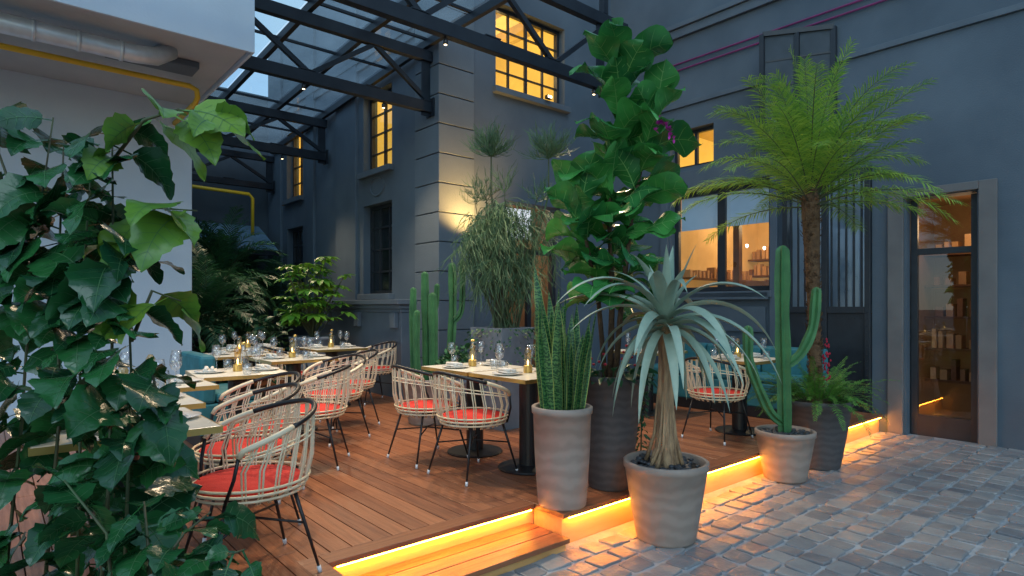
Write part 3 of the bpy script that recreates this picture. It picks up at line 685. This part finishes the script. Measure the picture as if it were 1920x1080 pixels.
# ---------------------------------------------------------------- pots and plants
def pot(t, rb, rt, h, m, soil='soil', rim=.02):
    MB().lathe([(.001,0),(rb-.006,0),(rb,.006),(rb+.003,.02),(lerp(rb,rt,.5)+.004,h*.5),(rt-.004,h-.05),(rt+.004,h-.045),(rt+.006,h-.006),(rt-.002,h),(rt-rim,h-.003),(rt-rim-.006,h-.06),(rt-rim-.01,h-.07)], 48).build('pot', m, t, smooth=True)
    MB().lathe([(.001,h-.045),(rt-rim-.004,h-.05)], 24).build('soil', M['soil'], t)
    if soil == 'pebble':
        p = MB()
        for i in range(95):
            a = R_(0,6.28); r = (rt-rim-.03)*math.sqrt(R_(.02,1)); k = R_(.016,.03)
            p.blob((r*math.cos(a), r*math.sin(a), h-.035+R_(0,.018)), k, k*R_(.7,1), k*R_(.5,.7))
        p.build('pebbles', M['pebble'], t, smooth=True)
P_fig = prof([.12,.42,.56,.60,.72,.93,1.0,.97,.80,.45,.03])
P_strap = prof([.8,.95,1,1,.95,.8,.5,.03])
P_agave = prof([.9,1,.95,.84,.7,.52,.3,.02])
P_oval = prof([.05,.55,.9,1,.9,.65,.3,.0])
P_ivy = lambda t: prof([.2,.85,.98,1.0,.92,.80,.62,.45,.25,0])(t)*(1+.10*math.sin(t*34))

# snake plant
t = thing('snake_plant', 'tall snake plant with upright banded leaves in a grey clay pot on the deck corner', 'potted plant', (.325,3.98,DK))
pot(t, .155, .192, .64, M['potg'])
lf = MB(); mg = MB(); NS = 36
for i in range(NS):
    a = R_(0,6.28); r = .145*math.sqrt(R_(0,1)); L = R_(.58,.92)*(1-.2*r/.14); tilt = r*1.0+R_(-.04,.05)
    if i == 0: a, r, L, tilt = 3.3, .05, .97, .14
    d = Vector((math.cos(a)*tilt, math.sin(a)*tilt, 1)); b = (r*math.cos(a), r*math.sin(a), .59); rl = R_(0,3.14); w = R_(.066,.095)
    st = random.getstate(); lf.leaf(b, d, L, w, P_strap, 9, -.02, .35, .03, rl); random.setstate(st)
    mg.leaf(Vector(b)+Vector((0,0,-.001)), d, L*1.004, w*1.09, P_strap, 9, -.02, .35, .03, rl)
lf.build('leaves', M['sans'], t, smooth=True)
mg2 = MB(); vs_l = lf.v; vs_m = mg.v
for li in range(NS):
    for i in range(9):
        for c in (0, 2):
            a = li*30+i*3+c; b = a+3; k = len(mg2.v); mg2.v += [vs_l[a], vs_m[a], vs_m[b], vs_l[b]]; mg2.f.append((k,k+1,k+2,k+3))
mg2.build('leaf_margins', M['margin'], t, smooth=True)

# fiddle-leaf fig
t = thing('fiddle_leaf_fig', 'very tall fiddle leaf fig with broad glossy leaves in a tall dark pot', 'potted plant', (.70,4.38,DK))
pot(t, .15, .225, .80, M['potd'])
tr = MB(); stems = [[(0,0,.75),(.02,.02,1.4),(.0,.05,2.0),(.06,.03,2.6),(.10,0,3.0)], [(.03,-.03,.75),(.08,.0,1.3),(.16,.05,1.9),(.24,.02,2.35),(.34,.05,2.65)], [(-.03,.02,.75),(-.08,0,1.3),(-.17,.0,1.75),(-.22,0,2.0)]]
fl = MB(); fv = MB()
for si, st in enumerate(stems):
    tr.tube(st, [.024,.02,.017,.013,.008], 7) if len(st) == 5 else tr.tube(st, [.02,.017,.013,.008], 7)
    n = (52, 34, 20)[si]
    for i in range(n):
        q = (.2 if si < 2 else .35)+(.8 if si < 2 else .65)*i/(n-1); x = q*(len(st)-1); k = min(int(x), len(st)-2); p = Vector(st[k]).lerp(Vector(st[k+1]), x-k)
        az = i*2.4+si+R_(-.3,.3); el = lerp(.25, 1.2, q**1.5)+R_(-.3,.3)
        d = Vector((math.cos(az)*math.cos(el), math.sin(az)*math.cos(el), math.sin(el)))
        L = R_(.30,.42); fl.leaf(p, d, L, L*R_(.64,.80), P_fig, 12, R_(.5,1.5), R_(-.1,.45), .09, R_(-.7,.7), 2, pet=R_(.02,.06), ribs=fv, rw=.008)
tr.build('trunk', M['bark'], t, smooth=True); lo = fl.build('leaves', M['fig'], t, smooth=True); fv.build('veins', M['vein'], lo)
ul = MB()
for i in range(110):
    a = R_(0,6.28); el = R_(-.1,.9); ul.leaf((.14*math.cos(a),.14*math.sin(a),.78), (math.cos(a),math.sin(a),el), R_(.07,.16), .05, P_oval, 4, 1.2, .2, 0, R_(-1,1), pet=R_(.02,.1))
ul.build('underplanting', M['darkpalm'], t, smooth=True)
fb = MB()
for i in range(16):
    a = R_(0,6.28); fb.blob((.18*math.cos(a)+R_(-.05,.05), .18*math.sin(a), R_(.85,1.0)), .012,.012,.01)
fb.build('blossoms', M['pink'], t)
fb = MB()
for i in range(16):
    x = R_(0,1); c = Vector((.28+.12*x+R_(-.02,.02), -.22+R_(-.03,.03), 2.48+.05*math.sin(x*5)+R_(-.02,.02)))
    for k in range(4): fb.leaf(c, (R_(-1,1), R_(-1,.2), R_(-.6,1)), .032, .020, P_oval, 3, .6, .2)
fb.build('magenta_glow', M['magenta'], t)  # glow of a magenta lamp, put in as small petal shapes

# tree aloe on the paving
t = thing('spiky_tree_aloe', 'grey green rosette of drooping blades on a fibrous trunk in a grey clay pot', 'potted plant', (.985,3.93,.022))
pot(t, .185, .262, .50, M['potg'], 'pebble')
tk = MB().lathe([(.10,.42),(.09,.5),(.062,.6),(.048,.75),(.043,.95),(.04,1.15),(.046,1.35),(.045,1.45)], 30, (0,0,0), 1, 1, .2, 5)
for i in range(16):
    a = i*.4+R_(-.1,.1); r0 = R_(.09,.14); tk.tube([(r0*math.cos(a),r0*math.sin(a),.44),(.5*r0*math.cos(a+.3),.5*r0*math.sin(a+.3),R_(.56,.7)),(.038*math.cos(a+.5),.038*math.sin(a+.5),R_(.85,1.1))], [.016,.012,.005], 5)
tk.build('trunk', M['fibre'], t, smooth=True)
ag = MB()
for i in range(50):
    az = i*2.4+R_(-.2,.2); q = i/49; el = lerp(-.5, 1.35, q)+R_(-.15,.15)
    if q < .45: dr = R_(1.4,2.6); L = R_(.5,.72)
    elif q < .85: dr = R_(1.4,2.4); L = R_(.62,.90)
    else: dr = R_(.3,1.6); L = R_(.32,.5)
    d = (math.cos(az)*math.cos(el), math.sin(az)*math.cos(el), math.sin(el))
    ag.leaf((.03*math.cos(az), .03*math.sin(az), lerp(1.30,1.44,q)), d, L, R_(.060,.086), P_agave, 14, dr, .5, .0, R_(-.3,.3))
ag.build('leaves', M['agave'], t, smooth=True)
t2 = thing('trailing_plant', 'dark trailing greenery hanging beside the tall dark pot', 'plant', (.93,4.45,DK))
tv = MB(); tv.tube([(0,0,0),(.01,0,.4),(0,0,.82)], .006, 5)
lv = MB()
for i in range(260):
    a = R_(0,6.28); r = R_(.01,.06); lv.leaf((r*math.cos(a), r*math.sin(a), R_(.05,.85)), (math.cos(a), math.sin(a), -.6), R_(.025,.045), .022, P_oval, 3, 1, .2, 0, R_(-1,1))
lv.build('leaves', M['darkpalm'], t2, smooth=True); tv.build('stem', M['stem'], t2)

# cacti
def cactus_col(mb, sp_, pts, r, ribs=6):
    P = [Vector(p) for p in pts]; fine = []
    for i in range(len(P)-1):
        for k in range(5): fine.append(P[i].lerp(P[i+1], k/5))
    fine.append(P[-1])
    for _ in range(3): fine = [fine[0]]+[(fine[i-1]+fine[i]*2+fine[i+1])/4 for i in range(1, len(fine)-1)]+[fine[-1]]
    d = (fine[-1]-fine[-2]).normalized(); tip = fine[-1]; n = len(fine); rr = [r*(.82+.18*min(1, i/4))*(1+.08*math.sin(i*1.1)) for i in range(n)]
    for a, b in ((.35,.93),(.6,.72),(.8,.4),(.88,.08)): fine.append(tip+d*r*a*1.3); rr.append(r*b)
    b0 = len(mb.v); mb.tube(fine, rr, ribs*2, True, .5)
    for i in range(0, n):
        for k in range(0, ribs*2, 2):
            c = Vector(mb.v[b0+i*ribs*2+k]); out = (c-fine[i]).normalized()
            sp_.leaf(c-out*.002, out+Vector((R_(-.5,.5),R_(-.5,.5),R_(-.3,.6))), .018, .005, P_oval, 1, 0, 0); sp_.leaf(c-out*.002, out+Vector((R_(-.5,.5),R_(-.5,.5),R_(-.6,.3))), .016, .005, P_oval, 1, 0, 0)
t = thing('potted_cactus', 'tall column cactus with two upturned arms in a small grey clay pot', 'potted plant', (2.35,5.28,.022))
pot(t, .17, .24, .42, M['potg'], 'pebble')
c = MB(); s_ = MB()
cactus_col(c, s_, [(0,0,.36),(-.01,0,.9),(-.025,0,1.4),(-.02,0,1.93)], .066)
cactus_col(c, s_, [(.03,0,.98),(.15,.0,1.08),(.25,.0,1.3),(.27,.0,1.6)], .042)
cactus_col(c, s_, [(0,0,.46),(-.14,-.02,.56),(-.25,-.03,.8),(-.33,-.03,1.02),(-.33,-.03,1.27)], .042)
c.build('stem', M['cactus'], t, smooth=False); s_.build('spines', M['spine'], t)
t = thing('cactus_planter', 'group of column cacti in a low planter in front of the building corner', 'potted plant', W(3.72,5.75,DK))
pot(t, .22, .30, .50, M['potg'])
c = MB(); s_ = MB()
for pts, r in (([(-.16,0,.45),(-.18,0,1.0),(-.17,0,1.45)], .038), ([(-.03,.05,.45),(-.04,.05,1.1),(-.05,.05,1.62)], .045), ([(.06,-.05,.45),(.06,-.05,1.0),(.05,-.05,1.38)], .05), ([(.12,.08,.45),(.24,.1,.8),(.26,.1,1.3),(.25,.1,1.72)], .05), ([(.26,.1,1.1),(.36,.1,1.2),(.37,.1,1.6),(.36,.1,1.76)], .036), ([(-.1,-.12,.45),(-.12,-.12,.95),(-.11,-.12,1.2)], .038), ([(-.05,.05,1.15),(.06,.1,1.22),(.08,.1,1.5)], .034)): cactus_col(c, s_, pts, r)
c.build('stem', M['cactus'], t, smooth=False); s_.build('spines', M['spine'], t)
t = thing('bushy_succulent', 'low bushy succulent in a grey planter beside the cacti', 'potted plant', W(4.02,5.50,DK))
pot(t, .2, .26, .50, M['potz']); sb = MB()
for i in range(520):
    a = R_(0,6.28); r = .32*math.sqrt(R_(0,1)); z = .50+.36*math.sqrt(max(0,1-(r/.32)**2))*R_(.4,1)
    sb.leaf((r*math.cos(a), r*math.sin(a), z), (math.cos(a)*r*3+R_(-.6,.6), math.sin(a)*r*3+R_(-.6,.6), R_(-.1,.9)), R_(.04,.08), .035, P_oval, 3, .5, .3, 0, R_(-1,1))
sb.build('leaves', M['cactus'], t, smooth=True)

# pencil-twig tree
t = thing('pencil_tree', 'tall feathery pencil twig tree in a zinc grey planter before the lit doorway', 'potted plant', W(4.2,5.05,DK))
MB().lathe([(.001,0),(.26,0),(.34,1.02),(.345,1.06),(.32,1.06),(.31,1.0)], 4).build('pot', M['potz'], t); MB().lathe([(.001,1.0),(.305,1.0)],4).build('soil', M['soil'], t)
tk = MB(); tw = MB()
def tuft(c, n, L, up):
    for i in range(n):
        a = R_(0,6.28); el = R_(-.1,1.35) if up else R_(-1.4,.2); d = Vector((math.cos(a)*math.cos(el), math.sin(a)*math.cos(el), math.sin(el))); p = Vector(c)+Vector((R_(-.03,.03),R_(-.03,.03),R_(-.03,.03))); pts = [p]
        l = L*R_(.5,1)
        for k in range(3): p = p+d*l/3; pts.append(p); d = (d+Vector((R_(-.35,.35),R_(-.35,.35),R_(-.1,.35) if up else R_(-1.0,-.3)))).normalized()
        tw.tube(pts, [.0036,.0031,.0026,.0018], 3, False)
        for m in range(5):
            b = pts[1+m % 2].lerp(pts[2+m % 2], R_(0,1)); e = (d+Vector((R_(-.7,.7),R_(-.7,.7),R_(-.3,.8 if up else .3)))).normalized(); tw.tube([b, b+e*l*.2, b+e*l*.38+Vector((0,0,.01))], [.0026,.0022,.0015], 3, False)
for (x, y, z, n) in ((-.12,0,3.14,100),(.50,.1,3.14,100)):
    tk.tube([(x*.3,y,1.0),(x*.6+.02,y,1.8),(x,y,2.5),(x,y,z-.2)], [.018,.014,.011,.008], 6); tuft((x,y,z-.22), n, .32, True)
for i in range(44):
    x, y, z = R_(-.42,.54), R_(-.25,.3), R_(1.7,2.5)
    if x > .32 and z < 2.1: x *= .5
    tk.tube([(R_(-.1,.15),R_(-.08,.08),1.0),(x*.6,y*.6,(z+1)/2),(x,y,z)], [.008,.006,.004], 5); tuft((x,y,z), 11, .28, z > 2.42)
    tuft((x*.9,y*.8,z-.15), 15, .46, False)
tk.build('stems', M['stem'], t); tw.build('twigs', M['euph'], t)
tl = MB()
for i in range(420):
    a = R_(0,6.28); r = .3+R_(-.05,.07); tl.leaf((r*math.cos(a), r*math.sin(a), 1.05-R_(0,1)**2*.6), (math.cos(a), math.sin(a), -.3), R_(.03,.06), .03, P_oval, 3, 1, .2, 0, R_(-1,1))
tl.build('trailing_leaves', M['darkpalm'], t, smooth=True)

# date palm in dark pot
t = thing('potted_palm', 'feathery date palm with rough trunk in a dark round pot by the right wall', 'potted plant', (2.84,5.72,.022))
pot(t, .20, .30, .62, M['potd'])
tk = MB(); pts = [Vector((-.06*i/10,0,.55+i*.205)) for i in range(11)]
tk.tube(pts, [.064,.06,.056,.054,.054,.056,.06,.066,.074,.08,.06], 12)
for i in range(520):
    z = R_(.6,2.55); a = i*2.4; r = .055+.025*(z > 2.1); tk.leaf((-.06*(z-.55)/2+r*.8*math.cos(a), r*.8*math.sin(a), z), (math.cos(a), math.sin(a), 1.2), R_(.035,.065), .032, P_oval, 2, -.2, -.4)
tk.build('trunk', M['palmbark'], t, smooth=False)
rc = MB(); lf = MB(); NP = 66
for i in range(NP):
    q = i/(NP-1); az = i*2.4+R_(-.3,.3); el = lerp(.20, 1.42, q**.7)+R_(-.18,.18)
    side = max(0, math.cos(az))
    rc.frond(lf, (-.06,0,lerp(2.40,2.60,q)), az, el, R_(.95,1.45)*(1-.16*side), lerp(1.0,1.6,q)*R_(.6,1.4), 56, .23, .0125, .007, .75, .75, 14)
rc.build('frond_stems', M['stem'], t); lf.build('fronds', M['palm'], t)
rc = MB(); lf = MB()
for i in range(120):
    a = i*2.4; el = R_(.1,1.3); r0 = R_(.05,.24); rc.frond(lf, (r0*math.cos(a), r0*math.sin(a), .6), a, el, R_(.26,.52), R_(1.0,2.0), 26, .055, .009, .003, .5, .4, 8)
rc.build('fern_stems', M['stem'], t); lf.build('ferns', M['fern'], t)
fb = MB()
for i in range(46): fb.blob((.055+R_(-.03,.03), R_(-.05,.03)-.06, R_(.8,1.2)), .009, .009, .012)
fb.build('blossoms', M['pink'], t)

def palmate(mb, c, d, r, lobes=7):
    d = Vector(d).normalized(); sd = d.cross(ZU); sd.normalize()
    for k in range(lobes):
        a = lerp(-1.9, 1.9, k/(lobes-1)); e = (d*math.cos(a)+sd*math.sin(a)); mb.leaf(c, e, r*(1-.25*abs(a)/1.9), r*.42, P_oval, 4, .7, .2, 0, 0)
t = thing('palmate_plant', 'bright green palmate leaved shrub in a zinc pot at the back', 'potted plant', W(3.62,8.70,DK))
pot(t, .22, .32, .85, M['potz']); st = MB(); lf = MB()
for i in range(64):
    a = R_(0,6.28); el = R_(.6,1.5); L = R_(.45,1.2) if el > .9 else R_(.3,.6); e = Vector((math.cos(a)*math.cos(el), math.sin(a)*math.cos(el), math.sin(el))); c = Vector((0,0,.85))+e*L
    st.tube([(0,0,.8), Vector((0,0,.85))+e*L*.5+Vector((0,0,.05)), c], .007, 4, False); palmate(lf, c, Vector((math.cos(a), math.sin(a), R_(-.5,.5))), R_(.17,.28))
st.build('stems', M['stem'], t); lf.build('leaves', M['fatsia'], t, smooth=True)
for (u, v, h, n, lab) in ((3.05,11.2,1.75,46,'dark feathery palm at the far end by the annex'), (2.5,9.9,1.05,34,'lower dark palm beside the pale pier corner'), (3.95,11.6,1.35,30,'dark palm against the far slate wall')):
    t = thing('dark_palm', lab, 'potted plant', W(u,v,DK)); pot(t, .22, .3, .45, M['potd']); rc = MB(); lf = MB()
    rc.tube([(0,0,.4),(0,0,h)], .04, 6)
    for i in range(n): rc.frond(lf, (0,0,h), i*2.4, R_(.0,1.4), R_(.8,1.3), R_(1,2), 28, .34, .030, .008, .8, .7, 9)
    rc.build('frond_stems', M['stem'], t); lf.build('fronds', M['darkpalm'], t)
t = thing('leafy_shrub', 'dark leafy shrub filling the gap under the far palms', 'plant', W(2.9,9.6,DK)); lf = MB(); st = MB()
for i in range(620):
    a = R_(0,6.28); r = .7*math.sqrt(R_(0,1)); z = R_(.15,1.15); lf.leaf((r*math.cos(a), r*math.sin(a), z), (R_(-1,1), R_(-1,1), R_(-.3,.9)), R_(.1,.2), .07, P_oval, 4, .8, .2, 0, R_(-.6,.6))
for i in range(14): a = R_(0,6.28); st.tube([(0,0,0),(.5*math.cos(a),.5*math.sin(a),.9)], .008, 4)
st.build('stems', M['stem'], t); lf.build('leaves', M['darkpalm'], t, smooth=True)

# climbing plants in the left foreground
def pp(px, py, Y): return Vector(((px-960)/1150*Y, Y, 1.5-(py-575)/1150*Y))
def climber(base, brs, label, size=.17, dens=17, seed=1, pmax=.11, tips=()):
    random.seed(seed)
    t = thing('climbing_plant', label, 'plant', (base[0], base[1], DK)); o = Vector((base[0], base[1], DK)); st = MB(); lf = MB(); lv = MB(); yl = MB()
    for bi, br in enumerate(brs):
        P = [Vector(p)-o for p in br]; m = len(P); st.tube(P, [.007*(1-.6*i/(m-1)) for i in range(m)], 6)
        Ltot = sum((P[i+1]-P[i]).length for i in range(m-1)); n = int(Ltot*dens)
        for i in range(n):
            x = (i+R_(0,.8))/n*(m-1); k = min(int(x), m-2); p = P[k].lerp(P[k+1], x-k)
            a = R_(0,6.28); dd = (P[k+1]-P[k]).normalized()
            e = Vector((math.cos(a)*.8, math.sin(a)-.4, R_(-.8,.3)))+dd*.2
            s = size*R_(.5,1.2); (yl if bi in tips else lf).leaf(p, e, s, s*R_(.68,.88), P_ivy, 13, R_(.6,1.6), R_(-.1,.4), .05, R_(-.9,.9), 2, pet=R_(.02,pmax), ribs=lv, rw=.0035)
    st.build('stems', M['stem'], t, smooth=True); lo = lf.build('leaves', M['vine'], t, smooth=True); lv.build('veins', M['vinevein'], lo)
    if yl.v: yl.build('young_leaves', M['vinetip'], t, smooth=True)
climber((-1.40,2.05), [[(-1.40,2.05,DK),pp(205,900,2.05),pp(210,650,2.1),pp(212,420,2.15),pp(210,230,2.2)],
 [(-1.5,2.1,DK),pp(150,900,2.1),pp(150,600,2.15),pp(170,330,2.2)],
 [(-1.34,2.1,DK),pp(240,900,2.05),pp(246,700,2.1),pp(236,420,2.15)],
 [pp(212,300,2.15),pp(270,225,2.1),pp(335,205,2.1),pp(420,225,2.1)], [pp(240,480,2.1),pp(290,390,2.15),pp(370,395,2.2)],
 [pp(246,640,2.1),pp(285,545,2.1),pp(340,565,2.15)], [pp(258,820,2.05),pp(285,700,2.0),pp(300,760,2.0)]],
 'tall climbing plant with large glossy leaves beside the front left chair', .21, 24, 3, .07, (3, 4, 5))
climber((-1.85,2.2), [[(-1.85,2.2,DK),pp(40,800,2.3),pp(60,500,2.3),pp(100,220,2.3)],[(-1.7,2.2,DK),pp(110,800,2.2),pp(110,500,2.25),pp(120,260,2.3)],[pp(60,500,2.3),pp(20,350,2.3),pp(-40,180,2.3)],[(-2.0,2.3,DK),pp(-30,800,2.3),pp(-40,400,2.3)]],
 'dense climbing plant at the far left edge of the view', .21, 22, 5, .08)
climber((-1.0,1.72), [[(-1.0,1.72,DK),pp(290,1080,1.75),pp(345,1000,1.8),pp(395,960,1.85)],[(-1.0,1.72,DK),pp(330,1090,1.7),pp(400,1050,1.75),pp(460,1030,1.8)],[(-1.02,1.75,DK),pp(280,1050,1.8),pp(270,940,1.85)],[(-.98,1.7,DK),pp(380,1150,1.7),pp(440,1120,1.75)],[(-1.1,1.75,DK),pp(200,1000,1.8),pp(120,900,1.8)]],
 'low leafy shoots at the bottom left in front of the chair', .14, 26, 9, .07)
climber((-1.55,2.5), [[(-1.55,2.5,DK),pp(215,1000,2.5),pp(210,850,2.5)],[(-1.48,2.45,DK),pp(240,1000,2.4),pp(240,900,2.4)],[(-1.6,2.5,DK),pp(160,950,2.5),pp(130,750,2.5)]],
 'middle climbing plant behind the low leafy shoots', .18, 24, 13)

# ---------------------------------------------------------------- sky, sun, camera
sc = bpy.context.scene
w = bpy.data.worlds.new('World'); sc.world = w; w.use_nodes = True; nt = w.node_tree; bg = nt.nodes['Background']
sk = nt.nodes.new('ShaderNodeTexSky'); sk.sky_type = 'NISHITA'; sk.sun_disc = False; sk.sun_elevation = math.radians(10); sk.sun_rotation = math.radians(200); sk.air_density = 1; sk.dust_density = .5; sk.ozone_density = 3
mx = nt.nodes.new('ShaderNodeMix'); mx.data_type = 'RGBA'; mx.blend_type = 'MULTIPLY'; mx.inputs[0].default_value = 1; mx.inputs[7].default_value = (1.35,1.8,2.15,1)
nt.links.new(sk.outputs[0], mx.inputs[6])
tc = nt.nodes.new('ShaderNodeTexCoord'); cn = nt.nodes.new('ShaderNodeTexNoise'); cn.inputs['Scale'].default_value = 2.2; cn.inputs['Detail'].default_value = 7; nt.links.new(tc.outputs['Generated'], cn.inputs[0])
cr = nt.nodes.new('ShaderNodeMapRange'); cr.inputs[1].default_value = .38; cr.inputs[2].default_value = .62; cr.inputs[3].default_value = .25; cr.inputs[4].default_value = .9; nt.links.new(cn.outputs[0], cr.inputs[0])
cm = nt.nodes.new('ShaderNodeMix'); cm.data_type = 'RGBA'; cm.inputs[7].default_value = (3.6,5.2,6.6,1); nt.links.new(cr.outputs[0], cm.inputs[0]); nt.links.new(mx.outputs[2], cm.inputs[6])
nt.links.new(cm.outputs[2], bg.inputs[0]); bg.inputs[1].default_value = .148
sl = bpy.data.lights.new('sun', 'SUN'); sl.energy = .8; sl.angle = math.radians(35); sl.color = (.72,.89,1)
so = bpy.data.objects.new('sun', sl); C.objects.link(so); so.rotation_euler = (math.radians(48), 0, math.radians(15))
cam = bpy.data.cameras.new('camera'); cam.sensor_width = 36; cam.lens = 36*1150/1920; cam.shift_y = 35/1920; cam.clip_end = 1000; cam.clip_start = .05
co = bpy.data.objects.new('camera', cam); C.objects.link(co); co.location = (0,0,1.5); co.rotation_euler = (math.radians(90),0,0); sc.camera = co
sc.view_settings.view_transform = 'Standard'; sc.view_settings.look = 'None'; sc.view_settings.exposure = 0
